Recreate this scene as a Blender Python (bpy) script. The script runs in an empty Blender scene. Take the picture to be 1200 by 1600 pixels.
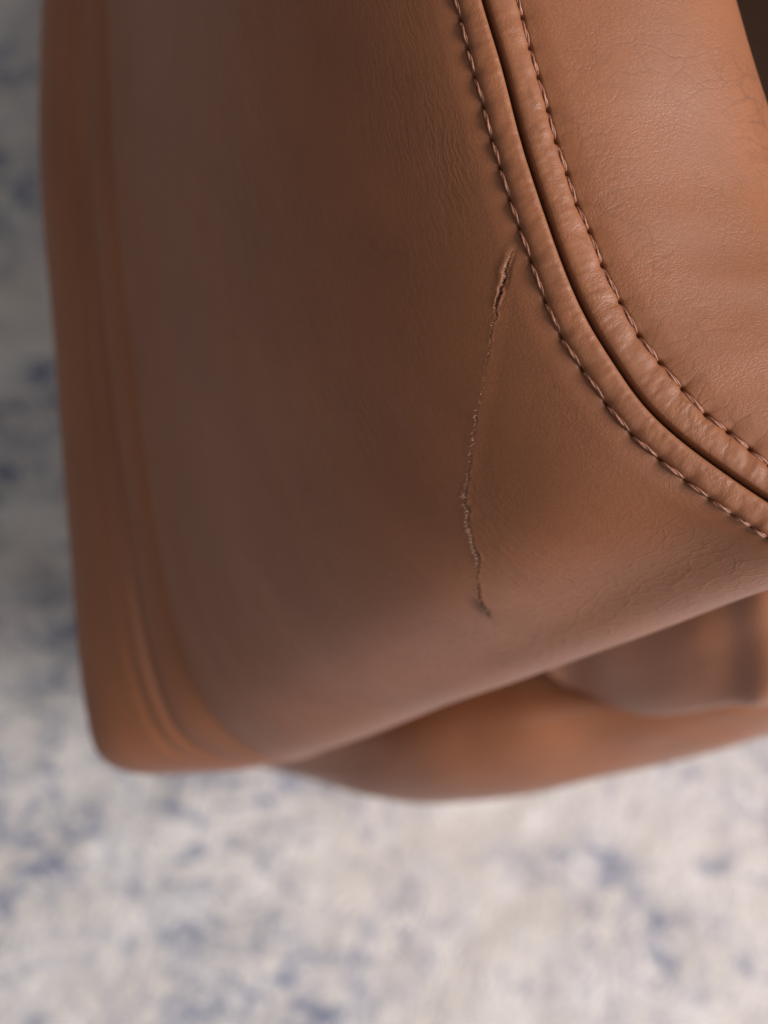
import bpy, math, random
import numpy as np
from mathutils import Vector, Matrix

random.seed(7); rng = np.random.default_rng(7)
S = bpy.context.scene
COL = S.collection

# ------------------------------------------------------------------ camera
FPX = 2175.0                      # focal length in photo pixels (1600 high)
CAM_H, PITCH = 0.66, 58.0         # height above the rug, degrees below the horizon
cd = bpy.data.cameras.new('camera'); cam = bpy.data.objects.new('camera', cd); COL.objects.link(cam)
cam.location = (0, 0, CAM_H); cam.rotation_euler = (math.radians(90 - PITCH), 0, 0)
cd.sensor_fit = 'VERTICAL'; cd.sensor_height = 24.0; cd.lens = 24.0 * FPX / 1600.0
cd.clip_start = 0.01; cd.clip_end = 50
D0 = 0.25
cd.dof.use_dof = True; cd.dof.focus_distance = 0.2515
APERTURE = 0.0055                  # entrance pupil in metres
cd.dof.aperture_fstop = (cd.lens / 1000.0) / APERTURE
S.camera = cam

# ------------------------------------------------------------------ light
W = bpy.data.worlds.new('World'); S.world = W; W.use_nodes = True
bg = W.node_tree.nodes['Background']
bg.inputs['Color'].default_value = (1.0, 0.975, 0.94, 1); bg.inputs['Strength'].default_value = 0.225

def area(name, loc, target, sx, sy, power, col):
    l = bpy.data.lights.new(name, 'AREA'); l.shape = 'RECTANGLE'; l.size = sx; l.size_y = sy
    l.energy = power; l.color = col
    o = bpy.data.objects.new(name, l); COL.objects.link(o); o.location = loc
    o.rotation_euler = (Vector(target) - Vector(loc)).to_track_quat('-Z', 'Y').to_euler()
    return o
area('window_light', (2.25, -0.76, 1.60), (0, 0.2, 0.3), 1.7, 1.5, 140, (1.0, 0.97, 0.96))
area('cool_fill_light', (0.2, -1.9, 1.35), (0, 0.2, 0.3), 1.5, 0.8, 9, (0.92, 0.95, 1.0))  # added cool fill from behind the camera, no window known there

S.view_settings.view_transform = 'Standard'; S.view_settings.look = 'None'
S.view_settings.exposure = 0.08; S.view_settings.gamma = 1.0
S.cycles.max_bounces = 6

# ------------------------------------------------------------------ helpers
pa = math.radians(PITCH)
RIGHT = np.array([1.0, 0, 0]); UP = np.array([0, math.sin(pa), math.cos(pa)]); FWD = np.array([0, math.cos(pa), -math.sin(pa)])
CAM = np.array([0, 0, CAM_H])
def pt(a):
    """(..., 3) of photo x, photo y, depth in metres -> metres in the room."""
    a = np.asarray(a, float); z = a[..., 2:3]
    return CAM + RIGHT * ((a[..., 0:1] - 600) / FPX * z) + UP * ((800 - a[..., 1:2]) / FPX * z) + FWD * z
def px(p):
    d = p - CAM; z = d @ FWD
    return np.stack([600 + (d @ RIGHT) / z * FPX, 800 - (d @ UP) / z * FPX], -1)

def spline(t, y, q):
    """natural cubic spline, y (n, k)"""
    t = np.asarray(t, float); y = np.asarray(y, float); n = len(t); h = np.diff(t)
    A = np.zeros((n, n)); r = np.zeros((n, y.shape[1])); A[0, 0] = A[-1, -1] = 1
    for i in range(1, n - 1):
        A[i, i-1] = h[i-1]; A[i, i] = 2 * (h[i-1] + h[i]); A[i, i+1] = h[i]
        r[i] = 6 * ((y[i+1] - y[i]) / h[i] - (y[i] - y[i-1]) / h[i-1])
    m = np.linalg.solve(A, r)
    k = np.clip(np.searchsorted(t, q) - 1, 0, n - 2); a = (t[k+1] - q)[:, None]; b = (q - t[k])[:, None]; hh = h[k][:, None]
    return (m[k] * a**3 + m[k+1] * b**3) / (6 * hh) + (y[k] / hh - m[k] * hh / 6) * a + (y[k+1] / hh - m[k+1] * hh / 6) * b

def chord(y):
    return np.concatenate([[0], np.cumsum(np.linalg.norm(np.diff(np.asarray(y, float)[:, :2], axis=0), axis=1))])
def nrm(a): return a / np.maximum(np.linalg.norm(a, axis=-1, keepdims=True), 1e-12)
def sstep(a, b, x):
    t = np.clip((x - a) / (b - a), 0, 1); return t * t * (3 - 2 * t)

def link(name, me, mat, parent=None):
    o = bpy.data.objects.new(name, me); COL.objects.link(o)
    if mat is not None: me.materials.append(mat)
    if parent is not None: o.parent = parent
    return o
def mesh_from(name, V, F):
    me = bpy.data.meshes.new(name); V = np.asarray(V, np.float32).reshape(-1, 3); F = np.asarray(F, np.int32)
    me.vertices.add(len(V)); me.vertices.foreach_set('co', V.ravel())
    me.loops.add(F.size); me.loops.foreach_set('vertex_index', F.ravel())
    me.polygons.add(len(F)); me.polygons.foreach_set('loop_start', np.arange(0, F.size, F.shape[1], dtype=np.int32))
    me.polygons.foreach_set('use_smooth', np.ones(len(F), bool))
    me.update(calc_edges=True)
    return me
def grid_mesh(name, P, uv=None, att=None, flip=False):
    nu, nv = P.shape[:2]; idx = np.arange(nu * nv).reshape(nu, nv)
    F = np.stack([idx[:-1, :-1], idx[1:, :-1], idx[1:, 1:], idx[:-1, 1:]], -1).reshape(-1, 4)
    if flip: F = F[:, ::-1]
    me = mesh_from(name, P, F)
    if uv is not None:
        l = me.uv_layers.new(name='surface'); l.data.foreach_set('uv', uv.reshape(-1, 2)[F.ravel()].astype(np.float32).ravel())
    for k, v in (att or {}).items():
        a = me.attributes.new(k, 'FLOAT', 'POINT'); a.data.foreach_set('value', v.astype(np.float32).ravel())
    return me
def normals(P, sign=1):
    du = np.gradient(P, axis=0); dv = np.gradient(P, axis=1)
    return nrm(np.cross(du, dv)) * sign
def tube_vf(path, r, k=6):
    path = np.asarray(path); n = len(path); t = nrm(np.gradient(path, axis=0))
    a = nrm(np.cross(t, UP + 0.13 * RIGHT)); b = np.cross(t, a); r = np.broadcast_to(r, (n,))
    th = np.arange(k) * 2 * math.pi / k
    V = path[:, None] + r[:, None, None] * (a[:, None] * np.cos(th)[None, :, None] + b[:, None] * np.sin(th)[None, :, None])
    idx = np.arange(n * k).reshape(n, k); nx = np.roll(idx, -1, 1)
    return V.reshape(-1, 3), np.stack([idx[:-1], nx[:-1], nx[1:], idx[1:]], -1).reshape(-1, 4)
def join(parts):
    Vs, Fs, o = [], [], 0
    for V, F in parts: Vs.append(V); Fs.append(F + o); o += len(V)
    return np.concatenate(Vs), np.concatenate(Fs)
# smooth value noise on arrays
_tab = rng.random((256, 256))
def vnoise(x, y):
    xi = np.floor(x).astype(int); yi = np.floor(y).astype(int); fx = x - xi; fy = y - yi
    fx = fx * fx * (3 - 2 * fx); fy = fy * fy * (3 - 2 * fy); g = lambda a, b: _tab[a & 255, b & 255]
    return (g(xi, yi) * (1-fx) + g(xi+1, yi) * fx) * (1-fy) + (g(xi, yi+1) * (1-fx) + g(xi+1, yi+1) * fx) * fy - 0.5

# ------------------------------------------------------------------ materials
def new_mat(name):
    m = bpy.data.materials.new(name); m.use_nodes = True; nt = m.node_tree
    return m, nt, nt.nodes['Principled BSDF']
def leather(name, base=(0.210, 0.072, 0.028), rough=0.45, grain=1.0, crease=0.5, streak=0.0, seed=0.0):
    m, nt, b = new_mat(name); N = nt.nodes; L = nt.links
    def node(t, **kw):
        n = N.new(t)
        for k, v in kw.items():
            if k in n.inputs: n.inputs[k].default_value = v
            else: setattr(n, k, v)
        return n
    def math_(op, a, c=None, clamp=False):
        n = N.new('ShaderNodeMath'); n.operation = op; n.use_clamp = clamp
        for i, v in enumerate((a, c)):
            if v is None: continue
            if isinstance(v, (int, float)): n.inputs[i].default_value = v
            else: L.new(v, n.inputs[i])
        return n.outputs[0]
    uv = node('ShaderNodeUVMap', uv_map='surface')
    off = node('ShaderNodeVectorMath', operation='ADD'); off.inputs[1].default_value = (seed, seed * 1.7, 0); L.new(uv.outputs[0], off.inputs[0])
    # slow warp so the grain never lines up with the mesh
    wn = node('ShaderNodeTexNoise', Scale=160.0, Detail=2.0); L.new(off.outputs[0], wn.inputs['Vector'])
    ws = node('ShaderNodeVectorMath', operation='MULTIPLY_ADD'); ws.inputs[1].default_value = (0.0035, 0.0035, 0); L.new(wn.outputs['Color'], ws.inputs[0]); L.new(off.outputs[0], ws.inputs[2])
    wn2 = node('ShaderNodeTexNoise', Scale=900.0, Detail=2.0); L.new(off.outputs[0], wn2.inputs['Vector'])
    ws2 = node('ShaderNodeVectorMath', operation='MULTIPLY_ADD'); ws2.inputs[1].default_value = (0.0009, 0.0009, 0); L.new(wn2.outputs['Color'], ws2.inputs[0]); L.new(ws.outputs[0], ws2.inputs[2])
    def vor(scale, vec, stretch=None):
        if stretch:
            mp = node('ShaderNodeMapping'); mp.inputs['Scale'].default_value = stretch; L.new(vec, mp.inputs['Vector']); vec = mp.outputs[0]
        v = node('ShaderNodeTexVoronoi', feature='DISTANCE_TO_EDGE', Scale=scale); L.new(vec, v.inputs['Vector']); return v.outputs['Distance']
    def noise(scale, detail=3.0, stretch=None, rough_=0.5):
        vec = off.outputs[0]
        if stretch:
            mp = node('ShaderNodeMapping'); mp.inputs['Scale'].default_value = stretch; L.new(vec, mp.inputs['Vector']); vec = mp.outputs[0]
        n = node('ShaderNodeTexNoise', Scale=scale, Detail=detail, Roughness=rough_); L.new(vec, n.inputs['Vector']); return n.outputs['Fac']
    # fine pebble, in patches
    v1 = vor(1050.0, ws2.outputs[0]); peb = math_('MINIMUM', v1, 0.22)
    patch = math_('MULTIPLY', math_('SUBTRACT', noise(70.0, 2.0), 0.28), 2.2, True)
    h = math_('MULTIPLY', math_('MULTIPLY', peb, patch), 0.00013 * grain)
    # creases: larger cells with thin lines, fading in and out
    def crease_layer(scale, st, w, amp, msc, lo):
        d = vor(scale, ws2.outputs[0], st)
        c = math_('MINIMUM', math_('DIVIDE', d, w), 1.0)
        mk = math_('MULTIPLY', math_('SUBTRACT', noise(msc, 3.0), lo), 4.0, True)
        return math_('MULTIPLY', math_('MULTIPLY', c, mk), amp), c, mk
    c1, cf1, mk1 = crease_layer(330.0, (1.0, 0.55, 1), 0.10, 0.000026 * crease, 55.0, 0.47)
    c2, cf2, mk2 = crease_layer(170.0, (1.25, 0.6, 1), 0.06, 0.000034 * crease, 38.0, 0.50)
    v3 = vor(780.0, ws2.outputs[0], (1.15, 0.8, 1)); pm = math_('MULTIPLY', math_('SUBTRACT', noise(48.0, 2.0), 0.40), 3.5, True)
    h = math_('ADD', h, math_('MULTIPLY', math_('MULTIPLY', math_('MINIMUM', v3, 0.15), pm), 0.00012 * grain))
    h = math_('ADD', h, math_('ADD', c1, c2))
    h = math_('ADD', h, math_('MULTIPLY', noise(2600.0, 3.0, None, 0.65), 0.00002 * grain))
    h = math_('ADD', h, math_('MULTIPLY', noise(260.0, 3.0), 0.00005))
    if streak > 0:
        sm = math_('MULTIPLY', math_('SUBTRACT', noise(28.0, 2.0), 0.25), 3.0, True)
        sx = node('ShaderNodeSeparateXYZ'); L.new(uv.outputs[0], sx.inputs[0]); mr = node('ShaderNodeMapRange'); mr.inputs['From Min'].default_value = 0.050; mr.inputs['From Max'].default_value = 0.080; mr.inputs['To Min'].default_value = 0.006; mr.inputs['To Max'].default_value = 0.030; L.new(sx.outputs[0], mr.inputs[0]); sm = math_('MULTIPLY', sm, math_('DIVIDE', math_('SUBTRACT', sx.outputs[1], mr.outputs[0]), 0.008, True), True)
        sk = vor(950.0, ws2.outputs[0], (0.12, 1.0, 1)); sk = math_('MINIMUM', math_('MULTIPLY', sk, 5.0), 1.0)
        h = math_('ADD', h, math_('MULTIPLY', math_('MULTIPLY', sk, sm), 0.00005 * streak))
        ms = node('ShaderNodeMapRange'); ms.inputs['From Min'].default_value = 0.112; ms.inputs['From Max'].default_value = 0.132; L.new(sx.outputs[0], ms.inputs[0])
        mw = node('ShaderNodeMapRange'); mw.inputs['From Min'].default_value = 0.009; mw.inputs['From Max'].default_value = 0.016; L.new(sx.outputs[1], mw.inputs[0])
        h = math_('ADD', h, math_('MULTIPLY', math_('MULTIPLY', math_('ADD', cf1, cf2), math_('MULTIPLY', ms.outputs[0], mw.outputs[0])), 0.00005))
    bp = node('ShaderNodeBump'); bp.inputs['Strength'].default_value = 1.0; bp.inputs['Distance'].default_value = 1.0
    L.new(h, bp.inputs['Height']); L.new(bp.outputs[0], b.inputs['Normal'])
    # colour: dye varies slowly, pores slightly darker, raw hide where the leather is torn
    r = node('ShaderNodeValToRGB'); r.color_ramp.elements[0].position = 0.3; r.color_ramp.elements[1].position = 0.7
    r.color_ramp.elements[0].color = tuple(c * 0.90 for c in base) + (1,); r.color_ramp.elements[1].color = tuple(min(1, c * 1.08) for c in base) + (1,)
    L.new(noise(45.0, 4.0), r.inputs[0])
    pore = node('ShaderNodeMix', data_type='RGBA', blend_type='MULTIPLY'); pore.inputs[0].default_value = 1.0
    pr = node('ShaderNodeMapRange'); pr.inputs['From Max'].default_value = 0.10; pr.inputs['To Min'].default_value = 0.90 ; pr.inputs['To Max'].default_value = 1.0
    L.new(v1, pr.inputs[0]); L.new(r.outputs[0], pore.inputs[6])
    crease_dark = math_('SUBTRACT', 1.0, math_('MULTIPLY', math_('MULTIPLY', math_('SUBTRACT', 1.0, cf2), mk2), 0.22 * crease)); crease_dark = math_('MULTIPLY', crease_dark, math_('SUBTRACT', 1.0, math_('MULTIPLY', math_('MULTIPLY', math_('SUBTRACT', 1.0, cf1), mk1), 0.12 * crease))); L.new(math_('MULTIPLY', pr.outputs[0], crease_dark), pore.inputs[7])  # crease lines get a slightly darker colour
    at = node('ShaderNodeAttribute', attribute_name='raw')
    raw = node('ShaderNodeMix', data_type='RGBA'); L.new(at.outputs['Fac'], raw.inputs[0]); L.new(pore.outputs[2], raw.inputs[6])
    fibre = node('ShaderNodeValToRGB'); fibre.color_ramp.elements[0].color = (0.028, 0.010, 0.006, 1); fibre.color_ramp.elements[1].color = (0.13, 0.055, 0.032, 1)
    fibre.color_ramp.elements[0].position = 0.40; fibre.color_ramp.elements[1].position = 0.72
    L.new(noise(2400.0, 3.0), fibre.inputs[0]); L.new(fibre.outputs[0], raw.inputs[7])
    L.new(raw.outputs[2], b.inputs['Base Color'])
    rr = node('ShaderNodeMapRange'); rr.inputs['To Min'].default_value = rough - 0.05; rr.inputs['To Max'].default_value = rough + 0.07; L.new(noise(120.0, 3.0), rr.inputs[0])
    ra = math_('ADD', rr.outputs[0], math_('MULTIPLY', at.outputs['Fac'], 0.5), True); L.new(ra, b.inputs['Roughness'])
    b.inputs['Specular IOR Level'].default_value = 0.30
    b.inputs['Coat Weight'].default_value = 0.35; b.inputs['Coat Roughness'].default_value = 0.56; b.inputs['Coat IOR'].default_value = 1.45; L.new(bp.outputs[0], b.inputs['Coat Normal'])
    b.inputs['Sheen Weight'].default_value = 0.03; b.inputs['Sheen Roughness'].default_value = 0.45; b.inputs['Sheen Tint'].default_value = (0.9, 0.8, 0.85, 1)
    return m
M_side = leather('tan leather side', crease=0.6, grain=1.0, streak=1.4, seed=0.0)
M_front = leather('tan leather front', crease=1.25, grain=1.05, seed=3.1)
M_low = leather('tan leather low', crease=0.4, seed=5.3)

def thread_mat():
    m, nt, b = new_mat('brown thread'); N = nt.nodes; L = nt.links
    tc = N.new('ShaderNodeTexCoord'); n = N.new('ShaderNodeTexNoise'); n.inputs['Scale'].default_value = 1500; n.inputs['Detail'].default_value = 3
    L.new(tc.outputs['Object'], n.inputs['Vector'])
    r = N.new('ShaderNodeValToRGB'); r.color_ramp.elements[0].color = (0.15, 0.055, 0.031, 1); r.color_ramp.elements[1].color = (0.31, 0.125, 0.072, 1)
    r.color_ramp.elements[0].position = 0.3; r.color_ramp.elements[1].position = 0.7
    L.new(n.outputs['Fac'], r.inputs[0]); L.new(r.outputs[0], b.inputs['Base Color'])
    b.inputs['Roughness'].default_value = 0.5
    bp = N.new('ShaderNodeBump'); bp.inputs['Distance'].default_value = 0.0001; L.new(n.outputs['Fac'], bp.inputs['Height']); L.new(bp.outputs[0], b.inputs['Normal'])
    return m
M_thread = thread_mat()
def plain(name, col, rough):
    m, nt, b = new_mat(name); N = nt.nodes; L = nt.links
    tc = N.new('ShaderNodeTexCoord'); n = N.new('ShaderNodeTexNoise'); n.inputs['Scale'].default_value = 300
    L.new(tc.outputs['Object'], n.inputs['Vector'])
    r = N.new('ShaderNodeValToRGB'); r.color_ramp.elements[0].color = tuple(c * .75 for c in col) + (1,); r.color_ramp.elements[1].color = tuple(min(1, c * 1.2) for c in col) + (1,)
    L.new(n.outputs['Fac'], r.inputs[0]); L.new(r.outputs[0], b.inputs['Base Color']); b.inputs['Roughness'].default_value = rough; b.inputs['Specular IOR Level'].default_value = 0.08
    return m
M_fibre = plain('raw leather fibre', (0.38, 0.22, 0.14), 0.8)
M_floor = plain('oak floor', (0.28, 0.17, 0.09), 0.5)

def rug_mat():
    m, nt, b = new_mat('distressed rug'); N = nt.nodes; L = nt.links
    tc = N.new('ShaderNodeTexCoord')
    def noise(scale, detail, off=0.0, dist=0.0, rough=0.5, st=(1, 1, 1)):
        mp = N.new('ShaderNodeMapping'); mp.inputs['Location'].default_value = (off, off * .7, off * .3); mp.inputs['Scale'].default_value = st; L.new(tc.outputs['Object'], mp.inputs['Vector'])
        n = N.new('ShaderNodeTexNoise'); n.inputs['Scale'].default_value = scale; n.inputs['Detail'].default_value = detail; n.inputs['Distortion'].default_value = dist; n.inputs['Roughness'].default_value = rough
        L.new(mp.outputs[0], n.inputs['Vector']); return n.outputs['Fac']
    def ramp(src, p0, p1, c0=(0, 0, 0, 1), c1=(1, 1, 1, 1)):
        r = N.new('ShaderNodeValToRGB'); r.color_ramp.elements[0].position = p0; r.color_ramp.elements[1].position = p1
        r.color_ramp.elements[0].color = c0; r.color_ramp.elements[1].color = c1; L.new(src, r.inputs[0]); return r.outputs[0]
    def mul(a, c):
        n = N.new('ShaderNodeMath'); n.operation = 'MULTIPLY'; n.use_clamp = True
        for i, v in enumerate((a, c)):
            if isinstance(v, float): n.inputs[i].default_value = v
            else: L.new(v, n.inputs[i])
        return n.outputs[0]
    def mix(f, a, c):
        n = N.new('ShaderNodeMix'); n.data_type = 'RGBA'; L.new(f, n.inputs[0])
        for i, v in ((6, a), (7, c)):
            if isinstance(v, tuple): n.inputs[i].default_value = v
            else: L.new(v, n.inputs[i])
        return n.outputs[2]
    cream = ramp(noise(30, 5, 1.0), 0.3, 0.7, (0.62, 0.57, 0.53, 1), (0.77, 0.725, 0.70, 1))
    warm = mix(mul(ramp(noise(9, 3, 8.0), 0.45, 0.7), 0.5), cream, (0.62, 0.54, 0.48, 1))
    blotch = mul(ramp(noise(115, 6, 4.0, 0.6, 0.70, (1.2, 0.6, 1)), 0.46, 0.66), ramp(noise(14, 3, 2.0, 0.5), 0.34, 0.54))
    grey = mix(mul(blotch, 0.85), warm, (0.25, 0.26, 0.34, 1))
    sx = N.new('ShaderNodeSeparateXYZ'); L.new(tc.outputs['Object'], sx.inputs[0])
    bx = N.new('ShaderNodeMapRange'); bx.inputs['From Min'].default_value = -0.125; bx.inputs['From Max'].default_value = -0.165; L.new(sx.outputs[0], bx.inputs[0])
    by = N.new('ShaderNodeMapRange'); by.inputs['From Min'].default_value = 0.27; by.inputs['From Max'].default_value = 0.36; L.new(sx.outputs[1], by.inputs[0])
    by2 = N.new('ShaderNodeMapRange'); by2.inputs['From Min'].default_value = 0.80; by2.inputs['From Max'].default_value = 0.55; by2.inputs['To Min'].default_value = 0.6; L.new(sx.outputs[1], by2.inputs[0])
    band = mul(mul(bx.outputs[0], mul(by.outputs[0], by2.outputs[0])), ramp(noise(11, 2, 3.3), 0.36, 0.56))      # more blue blotches in the far left part of the rug
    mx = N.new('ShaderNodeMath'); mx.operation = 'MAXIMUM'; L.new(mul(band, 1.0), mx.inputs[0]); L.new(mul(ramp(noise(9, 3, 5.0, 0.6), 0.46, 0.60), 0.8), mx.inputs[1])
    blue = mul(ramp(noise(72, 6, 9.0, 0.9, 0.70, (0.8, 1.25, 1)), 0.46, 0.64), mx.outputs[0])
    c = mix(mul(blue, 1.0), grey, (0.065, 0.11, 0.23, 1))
    # knot-sized speckle
    c2 = N.new('ShaderNodeMix'); c2.data_type = 'RGBA'; c2.blend_type = 'MULTIPLY'; c2.inputs[0].default_value = 1.0
    L.new(c, c2.inputs[6]); L.new(ramp(noise(420, 3, 0.5), 0.25, 0.6, (0.72, 0.72, 0.74, 1), (1, 1, 1, 1)), c2.inputs[7])
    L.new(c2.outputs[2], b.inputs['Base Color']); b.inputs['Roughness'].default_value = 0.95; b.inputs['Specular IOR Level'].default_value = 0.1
    bp = N.new('ShaderNodeBump'); bp.inputs['Distance'].default_value = 0.002; L.new(noise(420, 3, 0.5), bp.inputs['Height']); L.new(bp.outputs[0], b.inputs['Normal'])
    return m

# ------------------------------------------------------------------ floor and rug
me = mesh_from('floor', [(-4, -4, -0.012), (4, -4, -0.012), (4, 4, -0.012), (-4, 4, -0.012)], [(0, 1, 2, 3)])
fl = link('floor', me, M_floor); fl['kind'] = 'structure'
gx = np.linspace(-1.3, 1.3, 420); gy = np.linspace(-0.9, 2.2, 500); X, Y = np.meshgrid(gx, gy, indexing='ij')
Z = 0.0022 * vnoise(X * 60, Y * 60) + 0.0018 * vnoise(X * 23 + 9, Y * 23 + 4) + 0.001 * vnoise(X * 150, Y * 150)
edge = np.minimum(np.minimum(X + 1.3, 1.3 - X), np.minimum(Y + 0.9, 2.2 - Y)); Z = Z - 0.011 * (edge < 1e-6)
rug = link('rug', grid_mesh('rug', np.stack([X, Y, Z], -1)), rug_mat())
rug['label'] = 'cream and faded blue distressed rug lying under the leather armchair'; rug['category'] = 'rug'

# ------------------------------------------------------------------ the armchair
chair = bpy.data.objects.new('leather_armchair', None); COL.objects.link(chair)
chair['label'] = 'tan leather armchair with double stitched curved seam and a torn scratch beside it'; chair['category'] = 'armchair'

H1 = [(672,-150),(690,-80),(706,-18),(720,30),(731,74),(742,119),(756,167),(769,218),(782,262),(797,312),(812,356),(830,407),(852,470),(877,525),(910,577),(948,631),(988,679),(1031,717),(1072,751),(1110,780),(1145,805),(1174,824),(1198,841),(1226,857),(1260,868),(1300,872),(1350,866),(1410,850),(1480,822)]
H2 = [(766,-150),(782,-85),(802,-18),(815,27),(827,75),(840,120),(855,172),(867,220),(885,272),(900,320),(920,362),(940,415),(968,472),(997,525),(1030,567),(1066,609),(1102,649),(1137,676),(1171,703),(1202,729),(1236,752),(1272,770),(1310,783),(1355,791),(1410,793),(1480,782),(1540,766)]
C0 = [(716,-150),(736,-75),(755,0),(785,100),(815,215),(850,325),(880,410),(920,500),(967,576),(1002,625),(1048,672),(1112,722),(1197,780),(1250,810),(1310,829),(1380,833),(1450,824),(1520,800)]
ZK = [(-400,.254),(0,.252),(400,.2505),(700,.250),(1000,.2495),(1100,.2505),(1200,.254),(1300,.262),(1400,.277),(1500,.298),(1600,.325),(1700,.36)]   # depth against distance along the seam
a1 = np.array(H1, float); tH = chord(a1); L1 = tH[-1]
i0 = H1.index((720, 30))
def zof(t): return np.interp(t, [k[0] + tH[i0] for k in ZK], [k[1] for k in ZK])
# ring of samples along the seam: fine where the picture sees it
NU = 1150
tu = np.linspace(0, L1, NU)
def smooth1(a, k=25):
    p = np.pad(a, ((k, k), (0, 0)) if a.ndim == 2 else (k, k), 'edge'); w = np.hanning(2*k+1); w /= w.sum()
    if a.ndim == 2: return np.stack([np.convolve(p[:, j], w, 'valid') for j in range(a.shape[1])], 1)
    return np.convolve(p, w, 'valid')
A1 = spline(tH, a1, tu); ZA = smooth1(zof(tu), 60)
T = smooth1(nrm(np.gradient(A1, axis=0)), 20); T = nrm(T)
def match(curve):
    c = np.array(curve, float); tc = chord(c); q = np.linspace(0, tc[-1], 3000); cs = spline(tc, c, q)
    out = np.empty((NU, 2))
    for i in range(NU):
        d = (cs - A1[i]) @ T[i]; ok = np.linalg.norm(cs - A1[i], axis=1) < 170
        out[i] = cs[np.argmin(np.abs(d) + 1e3 * (~ok))]
    return smooth1(out, 12)
C0p = match(C0); A2 = match(H2)
def w3(p2, z): return pt(np.concatenate([p2, z[:, None]], 1))
A1w = w3(A1, ZA); C0w = w3(C0p, ZA - 0.0002); A2w = w3(A2, ZA + 0.0003)
sarc = np.concatenate([[0], np.cumsum(np.linalg.norm(np.diff(A1w, axis=0), axis=1))])
def tkey(p):   # seam parameter nearest a photo point of the seam
    return tu[np.argmin(np.linalg.norm(A1 - np.array(p), axis=1))]
def table(rows):
    k = [tkey(r[0]) for r in rows]; return spline(k, [r[1] for r in rows], tu)

Brows = [
 ((672,-150),(162,-180,0.370)), ((720,30),(168,50,0.370)), ((769,218),(178,280,0.370)), ((812,356),(195,450,0.371)), ((852,470),(212,600,0.372)),
 ((910,577),(234,760,0.374)), ((948,631),(250,870,0.376)), ((988,679),(270,962,0.378)), ((1031,717),(292,1042,0.380)), ((1072,751),(317,1098,0.382)),
 ((1110,780),(346,1138,0.385)), ((1145,805),(382,1168,0.389)), ((1198,841),(432,1190,0.395)), ((1260,868),(492,1180,.406)), ((1350,866),(580,1130,.428)), ((1480,822),(700,1045,.468))]
Crows = [
 ((672,-150),(78,-180,0.396)), ((720,30),(66,50,0.396)), ((769,218),(66,280,0.396)), ((812,356),(80,450,0.397)), ((852,470),(92,600,0.398)),
 ((910,577),(104,770,0.400)), ((948,631),(113,880,0.402)), ((988,679),(121,985,0.404)), ((1031,717),(130,1070,0.406)), ((1072,751),(140,1135,0.408)),
 ((1110,780),(156,1182,0.411)), ((1145,805),(198,1206,0.415)), ((1198,841),(300,1208,0.421)), ((1260,868),(400,1196,.432)), ((1350,866),(510,1150,.453)), ((1480,822),(640,1070,.493))]
B1c = smooth1(table(Brows), 45); Cc = smooth1(table(Crows), 28)
f = np.clip(0.34, 0, 1); B0c = B1c + (Cc - B1c) * f
B1w, B0w, Cw = pt(B1c), pt(B0c), pt(Cc)

Erows = [
 ((672,-150),(1100,-170,.272)), ((720,30),(1152,0,.274)), ((769,218),(1204,180,.276)), ((812,356),(1262,330,.279)), ((852,470),(1340,440,.282)),
 ((910,577),(1430,520,.285)), ((988,679),(1520,600,.29)), ((1072,751),(1600,680,.295)), ((1145,805),(1660,740,.30)), ((1198,841),(1720,790,.31)), ((1300,872),(1790,820,.33)), ((1480,822),(1850,860,.37))]
Ew = pt(table(Erows))

def hermite(P0, P1, T0, T1, t):
    t = t[None, :, None]; P0, P1, T0, T1 = (a[:, None] for a in (P0, P1, T0, T1))
    return P0*(2*t**3-3*t**2+1) + T0*(t**3-2*t**2+t) + P1*(-2*t**3+3*t**2) + T1*(t**3-t**2)
def lerp(P0, P1, t): return P0[:, None] * (1 - t)[None, :, None] + P1[:, None] * t[None, :, None]

# stitch holes as distances along the seam, for the puckers
def holes_s(H, ref):
    r = []
    for h in H: r.append(sarc[np.argmin(np.linalg.norm(ref - np.array(h, float), axis=1))])
    return np.array(r)
hs1 = holes_s(H1, A1); hs2 = holes_s(H2, A2)
def hole_phase(s, hs):
    """0 at a stitch hole .. 1 halfway between two, and distance in metres to the nearest hole"""
    k = np.clip(np.searchsorted(hs, s) - 1, 0, len(hs) - 2); a, b = hs[k], hs[k+1]; f = np.clip((s - a) / np.maximum(b - a, 1e-6), 0, 1)
    return np.sin(np.pi * f), np.minimum(np.abs(s - a), np.abs(b - s)), k

def seam_height(s, w, wst, hs, seed):
    """height in metres over the base surface; w metres from the crevice, wst the stitch line's distance"""
    x = w / wst
    ph, dh, k = hole_phase(s, hs)
    lump = 0.00016 * vnoise(s * 420 + seed, x * 1.5 + seed) + 0.00010 * vnoise(s * 1100 + seed, x * 3)
    tt = np.clip(x, 0, 1)
    dome = np.clip(1 - np.abs((tt - 0.36) / np.where(tt < 0.36, 0.385, 0.68)) ** 2.3, 0, 1) ** 0.6      # welt cross-section
    H = 0.0017 * dome * (1 + (0.03 + 0.06 * sstep(0.055, 0.09, s)) * (ph - 0.5) * sstep(0.35, 0.8, tt)) + lump * dome
    H = H * (x < 1) - 0.0036 * np.exp(-(w / 0.00030) ** 2)
    d = (w - wst)
    groove = -0.00030 * np.exp(-(d / 0.00050) ** 2)
    pit = -0.0008 * np.exp(-(d / 0.00040) ** 2 - (dh / 0.00062) ** 2)
    pinch = -0.00022 * np.exp(-(d / 0.0016) ** 2 - (dh / 0.0012) ** 2)
    # panel side: rises from the groove into the padding, scalloped between the holes
    outer = (0.00045 + 0.00010 * ph * np.exp(-np.clip(d, 0, 1) / 0.002)) * sstep(0, 0.0050, d) * np.exp(-np.clip(d, 0, 1) / 0.012) * (d > 0)
    return H + groove + pit + pinch + outer

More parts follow.
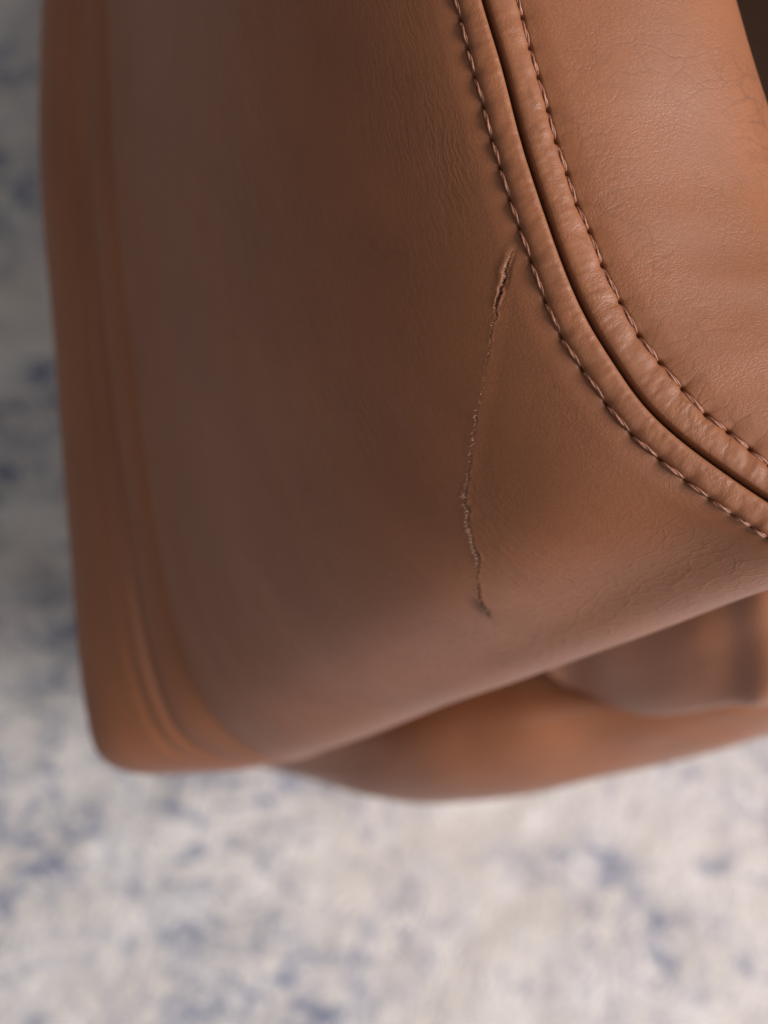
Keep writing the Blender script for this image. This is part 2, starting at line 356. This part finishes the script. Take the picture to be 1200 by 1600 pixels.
def lengths(P):   # cumulative metres across (axis 1)
    d = np.linalg.norm(np.diff(P, axis=1), axis=2); return np.concatenate([np.zeros((P.shape[0], 1)), np.cumsum(d, 1)], 1)

# ---- side panel: crevice -> stitch -> curved side -> far stitch -> far crevice
n_w, n_m = 44, 330
tw = np.linspace(0, 1, n_w, endpoint=False)
tm = np.linspace(0, 1, n_m); tm = 0.30 * tm + 0.70 * tm ** 2.0       # denser beside the near seam
tb = np.linspace(0, 1, 15)[1:]
Lc = np.linalg.norm(B1w - A1w, axis=1)[:, None]
dirA = nrm(A1w - C0w); chordd = nrm(B1w - A1w)
lowf = sstep(300, 900, tu - tH[i0])[:, None]
endf = sstep(tkey((988,679)), tkey((1198,841)), tu)[:, None]
T0 = (dirA * (0.80 - 0.78 * endf) + chordd * (0.40 + 0.30 * endf)) * Lc * (0.66 + 0.16 * lowf)
T0 = smooth1(T0, 60)
T1 = (chordd * 0.85 + FWD * (0.22 - 0.1 * endf)) * Lc * 0.9
side = np.concatenate([lerp(C0w, A1w, tw), hermite(A1w, B1w, T0, T1, tm), lerp(B1w, B0w, tb)], 1)
kk = np.ones(9) / 9.0     # soften the kink at the stitch line
N_side = normals(side); 
if np.mean((N_side @ FWD)) > 0: N_side = -N_side
ws = lengths(side); wA = ws[:, n_w:n_w+1]; wB = ws[:, n_w+n_m-1:n_w+n_m]
SS = np.broadcast_to(sarc[:, None], ws.shape)
Hs = seam_height(SS, ws, wA, hs1, 3.0)
far = ws - wB; welt = np.clip(far / np.maximum(ws[:, -1:] - wB, 1e-6), 0, 1)
Hs += 0.0007 * np.sin(np.pi * np.clip(welt, 0, 1)) - 0.0002 * np.exp(-(far / 0.0012) ** 2) - 0.0007 * sstep(0.8, 1, welt)
Hs += 0.0016 * vnoise(SS * 22, ws * 30) * sstep(0.012, 0.05, ws) * 0.8                      # soft unevenness of the padding

# ---- the tear
TEAR = [(806,386,.15),(799,396,.5),(794,410,1.0),(790,424,1.25),(788,438,1.15),(783,452,1.5),(779,464,1.2),(775,478,.8),(776,492,.7),(770,505,.3),(768,520,.55),(765,540,.2),(763,556,.4),(758,575,.12),(756,596,.08),(753,615,.1),(747,634,.2),(745,650,.6),(742,668,.5),(741,690,.25),(737,708,.45),(735,726,.6),(732,744,.7),(731,760,.75),(727,774,1.0),(729,788,1.2),(733,800,.95),(731,814,1.0),(735,828,1.1),(738,843,.9),(742,856,1.1),(746,868,1.3),(748,880,.7),(747,896,.65),(747,912,.7),(748,926,.8),(749,936,1.3),(757,948,1.3),(768,962,.5)]
TR = np.array(TEAR); tt_ = chord(TR); q = np.arange(0, tt_[-1], 1.1)
tear = np.stack([np.interp(q, tt_, TR[:, j]) for j in range(3)], 1)
tear[:, 0] += 2.6 * vnoise(q / 7.0, q * 0 + 3) + 1.8 * vnoise(q / 2.6, q * 0 + 8)
tear[:, 2] *= 0.75 + 0.9 * (vnoise(q / 5.0, q * 0 + 1) + 0.5) * 0.7
spx = px(side)                     # photo position of each base vertex
reg = (ws > wA + 0.0006) & (spx[..., 0] > 620) & (spx[..., 0] < 960) & (spx[..., 1] > 340) & (spx[..., 1] < 1010)
ri = np.argwhere(reg); rp = side[reg]; rq = spx[reg]
tw3 = np.array([rp[np.argmin(((rq - t[:2]) ** 2).sum(1))] for t in tear])
tw3 = smooth1(tw3, 1)
# signed distance of the neighbouring vertices to the tear, in metres
best = np.full(len(rp), 9.0); sgn = np.zeros(len(rp)); sev = np.zeros(len(rp)); along = np.zeros(len(rp))
for k in range(len(tw3) - 1):
    a, b = tw3[k], tw3[k+1]; ab = b - a; l2 = ab @ ab + 1e-14
    f = np.clip((rp - a) @ ab / l2, 0, 1); dv = rp - a - f[:, None] * ab; d = np.linalg.norm(dv, axis=1)
    m = d < best; best[m] = d[m]; sgn[m] = np.sign(dv[m] @ RIGHT); sev[m] = tear[k, 2]; along[m] = q[k] + f[m] * 1.1
sd = best * sgn
rag = vnoise(along / 3.0, sgn * 7)
gap = 0.00015 * np.clip(sev, 0.2, 2)
cut = -0.00036 * sev * np.clip(0.75 + 1.1 * rag, 0.15, 1.4) * np.exp(-(best / gap) ** 4)
lip = 0.00013 * sev * (1 + 1.9 * rag) * np.exp(-((best - gap * 2.0) / (0.00026)) ** 2)
# the upper gash has a lifted lip on its left side
top = np.exp(-((along - 45) / 34.0) ** 2)
lip += 0.00026 * top * np.exp(-((sd + 0.00080) / 0.00065) ** 2) - 0.0004 * top * np.exp(-((sd - 0.0003) / 0.0006) ** 2)
# pulled leather: the side between tear and seam lies a little lower
fade = np.exp(-((along - 210) / 240.0) ** 2)
pull = -0.00020 * fade * sstep(-0.0004, 0.0030, sd) * np.exp(-np.clip(sd, 0, 1) / 0.010) * (1 - sstep(0.009, 0.016, sd)) * sstep(0.0006, 0.0030, (ws - wA)[reg])
Hr = Hs[reg]; Hs[reg] = Hr + cut + lip + pull
raw = np.zeros(ws.shape); raw[reg] = np.clip(np.exp(-(best / (gap * 1.35)) ** 4) * np.clip(sev * 1.2, 0, 1) * (0.62 + 1.5 * rag), 0, 1)

sm = (rq - np.array([752, 946])) @ np.array([[0.76, 0.64], [-0.64, 0.76]]).T
fork = np.exp(-(sm[:, 0] / 13) ** 2 - (sm[:, 1] / 2.2) ** 2); Hs[reg] = Hs[reg] - 0.00028 * fork
raw[reg] = np.maximum(raw[reg], 0.95 * np.exp(-(sm[:, 0] / 19) ** 2 - ((sm[:, 1] - 1) / 7) ** 2))

Pside = side + N_side * Hs[..., None]
uvs = np.stack([SS * 1.0, ws], -1)
side_o = link('side_panel', grid_mesh('side_panel', Pside, uvs, {'raw': raw}), M_side, chair)
side_o['label'] = 'dark shaded side panel of tan leather with a long torn scratch'

# ---- front panel: crevice -> second stitch -> padded front -> turns away
n_f, n_b = 300, 40
tf = np.linspace(0, 1, n_f); tf = 0.45 * tf + 0.55 * tf ** 1.6
Lf = np.linalg.norm(Ew - A2w, axis=1)[:, None]; dirB = nrm(A2w - C0w)
F0 = (dirB * 1.0 - FWD * 0.16) * Lf * 0.95; F1 = (FWD * 1.0 + nrm(Ew - A2w) * 0.25) * Lf * 0.75
back = Ew[:, None] + (nrm(F1)[:, None] * 1.0 - 0.10 * dirB[:, None]) * (np.linspace(0, 1, n_b + 1)[1:] * 0.075)[None, :, None]
front = np.concatenate([lerp(C0w, A2w, tw), hermite(A2w, Ew, F0, F1, tf), back], 1)
N_f = normals(front)
if np.mean((N_f[:, :200] @ FWD)) > 0: N_f = -N_f
wf = lengths(front); wA2 = wf[:, n_w:n_w+1]; SF = np.broadcast_to(sarc[:, None], wf.shape)
Hf = seam_height(SF, wf, wA2, hs2, 11.0) + 0.0012 * vnoise(SF * 35 + 5, wf * 45) * sstep(0.008, 0.03, wf)
dA2 = wf - wA2
# short puckers that run out of each stitch hole into the padding
ph2, dh2, k2 = hole_phase(SF, hs2)
Hf += -0.00016 * (1 - ph2) * np.exp(-np.clip(dA2, 0, 1) / 0.0022) * (dA2 > 0) * sstep(0.05, 0.11, SF)
front_o = link('front_panel', grid_mesh('front_panel', front + N_f * Hf[..., None], np.stack([SF, wf], -1)), M_front, chair)
front_o['label'] = 'brightly lit padded front panel with fine creases'

# ---- rear panel: far crevice -> its own stitch line -> edge -> turns away
t15 = np.linspace(0, 1, 60); dirC = nrm(Cw - B0w); LC = np.linalg.norm(Cw - B0w, axis=1)[:, None]
rear = hermite(B0w, Cw, dirC * LC * 1.0, (FWD * 0.40 + dirC * 0.75) * LC * 1.0, t15)
rb = Cw[:, None] + (FWD * 1.0 - 0.12 * dirC)[:, None] * (np.linspace(0, 1, 21)[1:] * 0.07)[None, :, None]
rear = np.concatenate([rear, rb], 1); N_r = normals(rear)
if np.mean((N_r[:, :50] @ FWD)) > 0: N_r = -N_r
wr = lengths(rear); SR = np.broadcast_to(sarc[:, None], wr.shape); xw = wr / 0.0062
Hr_ = 0.0003 * np.sqrt(np.clip(1 - ((xw - .5) / .55) ** 2, 0, 1)) * (xw < 1.0) - 0.0005 * np.exp(-(wr / 0.0012) ** 2) - 0.0003 * np.exp(-((xw - 1) / .2) ** 2) + 0.0004 * sstep(1, 1.6, xw) + 0.0014 * vnoise(SR * 40, wr * 60)
Prear = rear + N_r * Hr_[..., None]
bl = np.clip(1 - np.arange(Prear.shape[1]) / 5.0, 0, 1)[None, :, None]; Prear = Prear + bl * (Pside[:, -1:] - Prear[:, :1])
rear_o = link('rear_panel', grid_mesh('rear_panel', Prear, np.stack([SR, wr], -1)), M_low, chair)

# ------------------------------------------------------------------ stitches, one object each
def surf_point(P, N, H, s, w_of_row, w):
    i = int(np.clip(np.searchsorted(sarc, s), 0, NU - 1)); j = int(np.clip(np.searchsorted(w_of_row[i], w), 0, P.shape[1] - 1))
    return P[i, j], N[i, j]
def make_stitch(p0, p1, n, across, slant, parent, name='stitch'):
    sh = across * random.gauss(0, 0.00006); p0 = p0 + sh; p1 = p1 + sh * 0.3; fat = random.uniform(0.88, 1.10)
    d = p1 - p0; L = np.linalg.norm(d); t = np.linspace(0, 1, 15)
    gap = 0.10
    a = p0 + d * gap * 0.8 - across * slant; b = p1 - d * gap * 1.0 + across * slant
    base = a[None] * (1 - t)[:, None] + b[None] * t[:, None]
    arch = (np.clip(np.sin(np.pi * t), 0, 1) ** 0.45) * 0.00085 - 0.00020
    base = base + n * arch[:, None]
    turns = L / 0.0034 * 2 * math.pi; ph = random.random() * 6
    parts = []
    for k in range(2):
        th = ph + k * math.pi + t * turns * 0.5
        r0 = 0.00018 * (0.4 + 0.6 * np.sin(np.pi * np.clip(t, .03, .97)) ** 0.5)
        pth = base + across * (np.cos(th) * r0)[:, None] + n * (np.sin(th) * r0 * 0.7)[:, None]
        r = fat * 0.00023 * (0.45 + 0.55 * np.sin(np.pi * np.clip(t, .02, .98)) ** 0.5)
        parts.append(tube_vf(pth, r, 6))
    # one stray filament along the stitch
    V, F = join(parts)
    return link(name, mesh_from('stitch', V, F), M_thread, parent)
for H, P0, N0, W0, WA, refp in ((H1, side, N_side, ws, wA, A1), (H2, front, N_f, wf, wA2, A2)):
    idx = [int(np.argmin(np.linalg.norm(refp - np.array(h, float), axis=1))) for h in H]
    for k in range(1, len(H) - 5):
        i, j = idx[k], idx[k+1]; mid = (i + j) // 2
        if j <= i + 4: continue
        P_i, P_j = P0[i, n_w], P0[j, n_w]; n = nrm(N0[mid, n_w] + N0[mid, n_w - 6]); ac = nrm(np.cross(n, P_j - P_i))
        make_stitch(P_i, P_j, n, ac, 0.00018 + random.uniform(-.00007, .00007), chair)
# ------------------------------------------------------------------ frayed fibres and slivers of the tear
fib = []
Nr = N_side[reg]
for k in range(len(tw3)):
    sv = tear[k, 2]; y = tear[k, 1]
    dens = 0.15 if y < 500 else (0.25 if y < 640 else (0.8 if y < 750 else (2.4 if y < 880 else 0.8)))
    for _ in range(rng.poisson(dens)):
        c = tw3[k] + rng.normal(0, 0.00008, 3); n = Nr[np.argmin(((rp - tw3[k]) ** 2).sum(1))]
        side_dir = RIGHT * rng.choice([-1, 1]) + UP * rng.normal(0, .8); side_dir = nrm(side_dir)
        ln = rng.uniform(0.00018, 0.00055) * (1.5 if 760 < y < 880 else 1.0)
        t = np.linspace(0, 1, 4)[:, None]; cv = nrm(rng.normal(0, 1, 3)) * ln * 0.25
        p = c + side_dir * ln * t + n * (0.00012 + ln * 0.45 * np.sin(t * 2.0)) + cv * t * t
        fib.append(tube_vf(p, np.array([.00005, .000045, .000035, .00001]) * rng.uniform(.8, 1.5), 4))
o = link('frayed_fibres', mesh_from('frayed_fibres', *join(fib)), M_fibre, chair); o['kind'] = 'stuff'

# ------------------------------------------------------------------ specks of dust and lint lying on the leather
oct_ = np.array([[1,0,0],[-1,0,0],[0,1,0],[0,-1,0],[0,0,1],[0,0,-1]], float)
ofc = np.array([[0,2,4],[2,1,4],[1,3,4],[3,0,4],[2,0,5],[1,2,5],[3,1,5],[0,3,5]])
specks = []
for P_, N_, H_, jm, cnt in ((side, N_side, Hs, n_w + 230, 70), (front, N_f, Hf, n_w + 260, 45)):
    for _ in range(cnt):
        i = int(rng.integers(60, NU - 200)); j = int(rng.integers(2, jm)); c = P_[i, j] + N_[i, j] * (H_[i, j] + 0.00002)
        rad = rng.uniform(0.00003, 0.00008); st = rng.normal(0, 1, 3); st = nrm(st) * rad * rng.uniform(0, 2.0)
        specks.append((c + oct_ * rad * rng.uniform(.5, 1, (6, 1)) + np.outer([1, -1, .3, -.3, .5, -.5], st), ofc))
o = link('dust_specks', mesh_from('dust_specks', *join(specks)), plain('pale dust', (0.50, 0.42, 0.36), 0.9), chair); o['kind'] = 'stuff'

# ------------------------------------------------------------------ lower parts of the chair
def sheet(name, rows, nu, nv, mat, bump=0.0, label=None, fold=0.0):
    R = np.array(rows, float)                 # (rows, cols, 3) of photo x, y, depth
    a = np.stack([spline(np.arange(R.shape[1]), R[i], np.linspace(0, R.shape[1]-1, nv)) for i in range(R.shape[0])])
    b = np.stack([spline(np.arange(R.shape[0]), a[:, j], np.linspace(0, R.shape[0]-1, nu)) for j in range(nv)], 1)
    P = pt(b); l0 = np.broadcast_to(np.concatenate([[0], np.cumsum(np.linalg.norm(np.diff(P[:, nv//2], axis=0), axis=1))])[:, None], P.shape[:2]); l1 = lengths(P)
    if bump: P = P + normals(P)[..., :] * (bump * (vnoise(l0 * 50, l1 * 70) + fold * vnoise(l0 * 42 + l1 * 18 + 3, l1 * 9)))[..., None]
    o = link(name, grid_mesh(name, P, np.stack([l0, l1], -1)), mat, chair)
    if label: o['label'] = label
    return o
# long rounded base cushion: columns run round its cross-section, rows along it
def base_rows():
    rows = []
    for (x, yt, yb, z) in [(380,1140,1190,.50),(480,1080,1216,.480),(560,1040,1240,.462),(650,1015,1254,.445),(750,1000,1251,.435),(850,995,1236,.430),(950,995,1213,.426),(1060,1000,1188,.42),(1200,1020,1150,.415),(1400,960,1085,.415),(1650,880,1000,.415)]:
        h = yb - yt
        rows.append([(x+10, yt-50, z+.045),(x+5, yt-10, z+.016),(x, yt+.22*h, z+.001),(x, yt+.55*h, z-.004),(x, yt+.86*h, z+.010),(x, yb, z+.035),(x, yb-.12*h, z+.075),(x, yb-.5*h, z+.11)])
    return rows
sheet('base_cushion', base_rows(), 160, 80, M_low, 0.0015, 'orange tan rounded leather cushion low behind the side panel')
# inner seat fold between side panel and base cushion
sheet('seat_fold', [
 [(840,1000,.385),(850,1040,.400),(872,1066,.412),(885,1072,.43),(890,1060,.46)],
 [(880,980,.380),(890,1040,.402),(900,1072,.414),(915,1082,.43),(915,1060,.46)],
 [(930,960,.372),(935,1030,.386),(950,1080,.402),(960,1098,.42),(960,1060,.46)],
 [(1000,940,.362),(1005,1020,.374),(1015,1090,.390),(1025,1112,.41),(1020,1060,.45)],
 [(1080,910,.349),(1085,1000,.359),(1095,1080,.374),(1100,1107,.395),(1095,1060,.44)],
 [(1140,890,.339),(1145,980,.351),(1150,1070,.366),(1155,1101,.382),(1150,1060,.43)],
 [(1200,870,.330),(1200,960,.342),(1205,1060,.358),(1208,1098,.375),(1200,1060,.42)],
 [(1290,800,.330),(1290,900,.340),(1290,985,.352),(1290,1020,.372),(1290,1000,.42)]], 160, 60, M_low, 0.0015, 'dark folded leather tucked under the side panel', fold=1.0)
# inner seat seen past the front panel's far edge; the gap's shade is put into its colour
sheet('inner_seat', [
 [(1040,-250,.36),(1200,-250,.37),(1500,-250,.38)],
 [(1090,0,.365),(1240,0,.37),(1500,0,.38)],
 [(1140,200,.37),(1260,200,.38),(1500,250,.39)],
 [(1200,450,.38),(1300,450,.39),(1600,500,.40)]], 60, 40, plain('shade-darkened seat', (0.018, 0.008, 0.004), 0.9), 0.002, 'inner seat beyond the front panel, coloured dark as in shade')
# unseen block for the chair's lower body, added to shadow the rug
import bmesh
bm = bmesh.new(); bmesh.ops.create_cube(bm, size=1.0)
for v in bm.verts: v.co = Vector((0.405 + v.co.x * 0.99, 0.735 + v.co.y * 0.93, 0.103 + v.co.z * 0.20))
bmesh.ops.bevel(bm, geom=bm.edges[:], offset=0.02, segments=4, affect='EDGES', profile=0.5)
me = bpy.data.meshes.new('base'); bm.to_mesh(me); bm.free(); link('base', me, M_low, chair)
